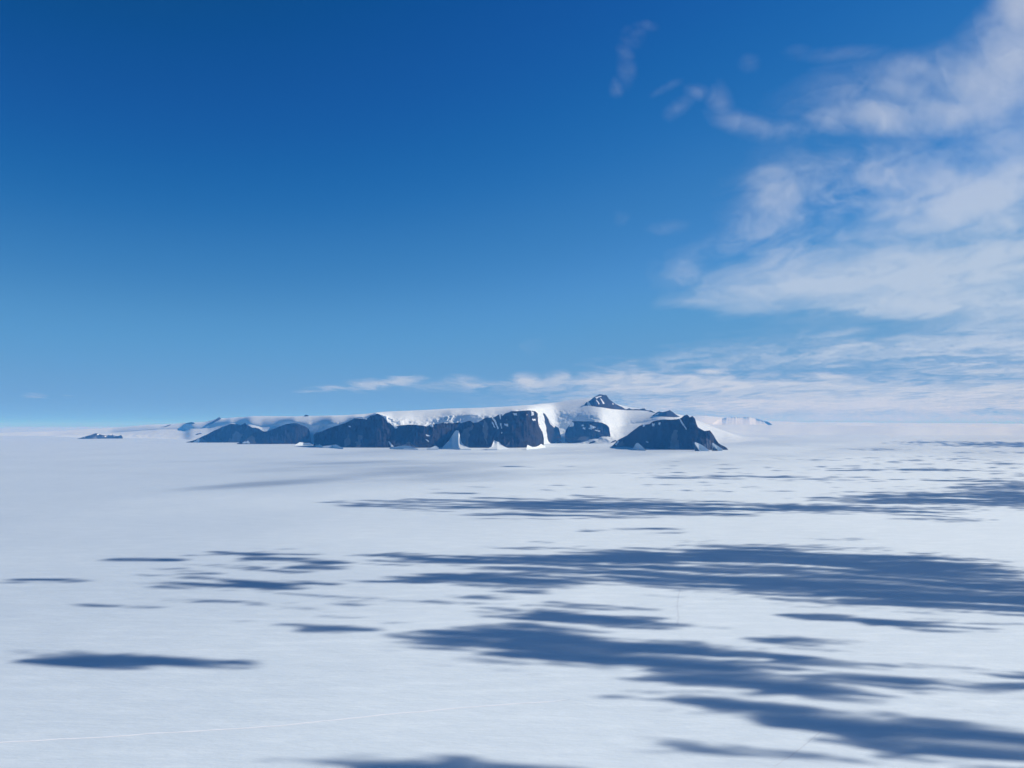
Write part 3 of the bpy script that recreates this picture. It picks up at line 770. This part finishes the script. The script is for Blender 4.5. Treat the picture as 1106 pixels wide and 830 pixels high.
LO = [
    (434, 412, 22, 6, 0.84), (405, 415, 30, 5, 0.61), (370, 420, 35, 4, 0.47), (340, 423, 25, 2.5, 0.30), (500, 412, 18, 6, 0.68), (520, 416, 40, 5, 0.47), (568, 412, 12, 8, 0.88), (603, 410, 14, 8, 0.81), (585, 417, 40, 6, 0.54), (640, 412, 22, 8, 0.84), (664, 407, 18, 6, 0.84), (690, 410, 30, 8, 0.84), (680, 420, 70, 8, 0.68), (735, 409, 26, 6, 0.81), (770, 402, 18, 3.5, 0.94), (770, 416, 60, 9, 0.81), (840, 415, 60, 7, 0.68), (898, 408, 20, 6, 0.94), (905, 416, 30, 4, 0.68), (870, 430, 110, 9, .62), (960, 424, 80, 7, .45), (1045, 412, 30, 3.5, .55), (1020, 432, 120, 8, .55), (1100, 425, 60, 8, .5), (960, 440, 170, 5, .7), (800, 436, 90, 5, .5), (1100, 440, 90, 6, .6),
    (900, 436, 280, 15, .85), (980, 452, 380, 8, .7), (1060, 428, 190, 18, .8), (860, 418, 210, 13, .72), (690, 416, 120, 10, .68), (760, 440, 140, 8, .8), (1100, 400, 150, 9, .6), (520, 418, 120, 6, .35),
    (36, 428, 14, 2.5, .35), (72, 428.5, 8, 1.5, .2), (147, 428, 8, 1.5, .15), (1250, 425, 120, 14, .6),
]

def build_sky_clouds(name, items, alt, x0, x1, y0, y1, sx, sy, seed, lam, sig, tmax, stretch, warp, g, nsc):
    px = np.arange(x0, x1, sx)
    py = np.arange(y0, y1, sy)
    PX, PY = np.meshgrid(px, py)
    rx, rz = ray(PX, PY)
    D = (alt - H) / rz
    X, Y = rx * D, D
    u, w = X / lam, Y / (lam * stretch)
    wx, wy = fbm(u * .8, w * .8, 4, seed + 1), fbm(u * .8, w * .8, 4, seed + 2)
    f = blobs(PX + warp[0] * wx, PY + warp[1] * wy, items)
    n = fbm(u + .4 * wx, w + .4 * wy, 7, seed + 3, gain=0.58)
    nw = 0.22 + 0.78 * sstep(345, 230, PY)
    pw = 1.0 + 0.7 * sstep(330, 400, PY)
    nf = fbm(PX / nsc[0] + wx, PY / nsc[1] + wy, 6, seed + 5, gain=0.6)
    e = np.clip(f * (1.0 + 0.65 * n * nw + 0.34 * pw * nf) + (0.28 * n * nw + 0.16 * pw * nf) * sstep(.02, .4, f) - 0.07, 0, 1.3)
    tau = tmax * e ** 1.25
    sinel = rz / np.sqrt(1 + rx ** 2 + rz ** 2)
    T = tau * sinel / sig
    T *= sstep(0, 6 * sy, PY - y0 - sy) if y0 > -100 else 1.0
    lens_mesh(name, X, Y, np.full_like(X, alt), T, cloud_mat(name + '_vapour', sig, g))
build_sky_clouds('high_clouds', HI, 12 * H, 560, 1480, -120, 404, 2.0, 1.6, 91, 1900.0, 0.0035, 0.62, 2.2, (16, 12), 0.2, (44, 24))
build_sky_clouds('cloud_bank', LO, 5.2 * H, 0, 1480, 390, 458.2, 1.6, 0.5, 121, 1100.0, 0.004, 1.0, 4.0, (8, 2.2), 0.2, (30, 8))

# ------------------------------------------------------------------ air
def build_haze():
    r, top = 292000.0, 1060.0
    v = [(x, y, z) for z in (-40.0, top) for x, y in ((-r, -r), (r, -r), (r, r), (-r, r))]
    f = [(0, 3, 2, 1), (4, 5, 6, 7), (0, 1, 5, 4), (1, 2, 6, 5), (2, 3, 7, 6), (3, 0, 4, 7)]
    m = bpy.data.materials.new('clear_polar_air')
    m.use_nodes = True
    nt = m.node_tree
    nt.nodes.remove(nt.nodes['Principled BSDF'])
    p = nt.nodes.new('ShaderNodeVolumePrincipled')
    p.inputs['Color'].default_value = (0.06, 0.33, 0.86, 1)
    p.inputs['Absorption Color'].default_value = (0.92, 0.73, 0.06, 1)
    p.inputs['Density'].default_value = 3.0e-5
    nt.links.new(p.outputs[0], nt.nodes['Material Output'].inputs['Volume'])
    o = make_mesh('haze', v, f, m, smooth=False)
    o['kind'] = 'stuff'
build_haze()
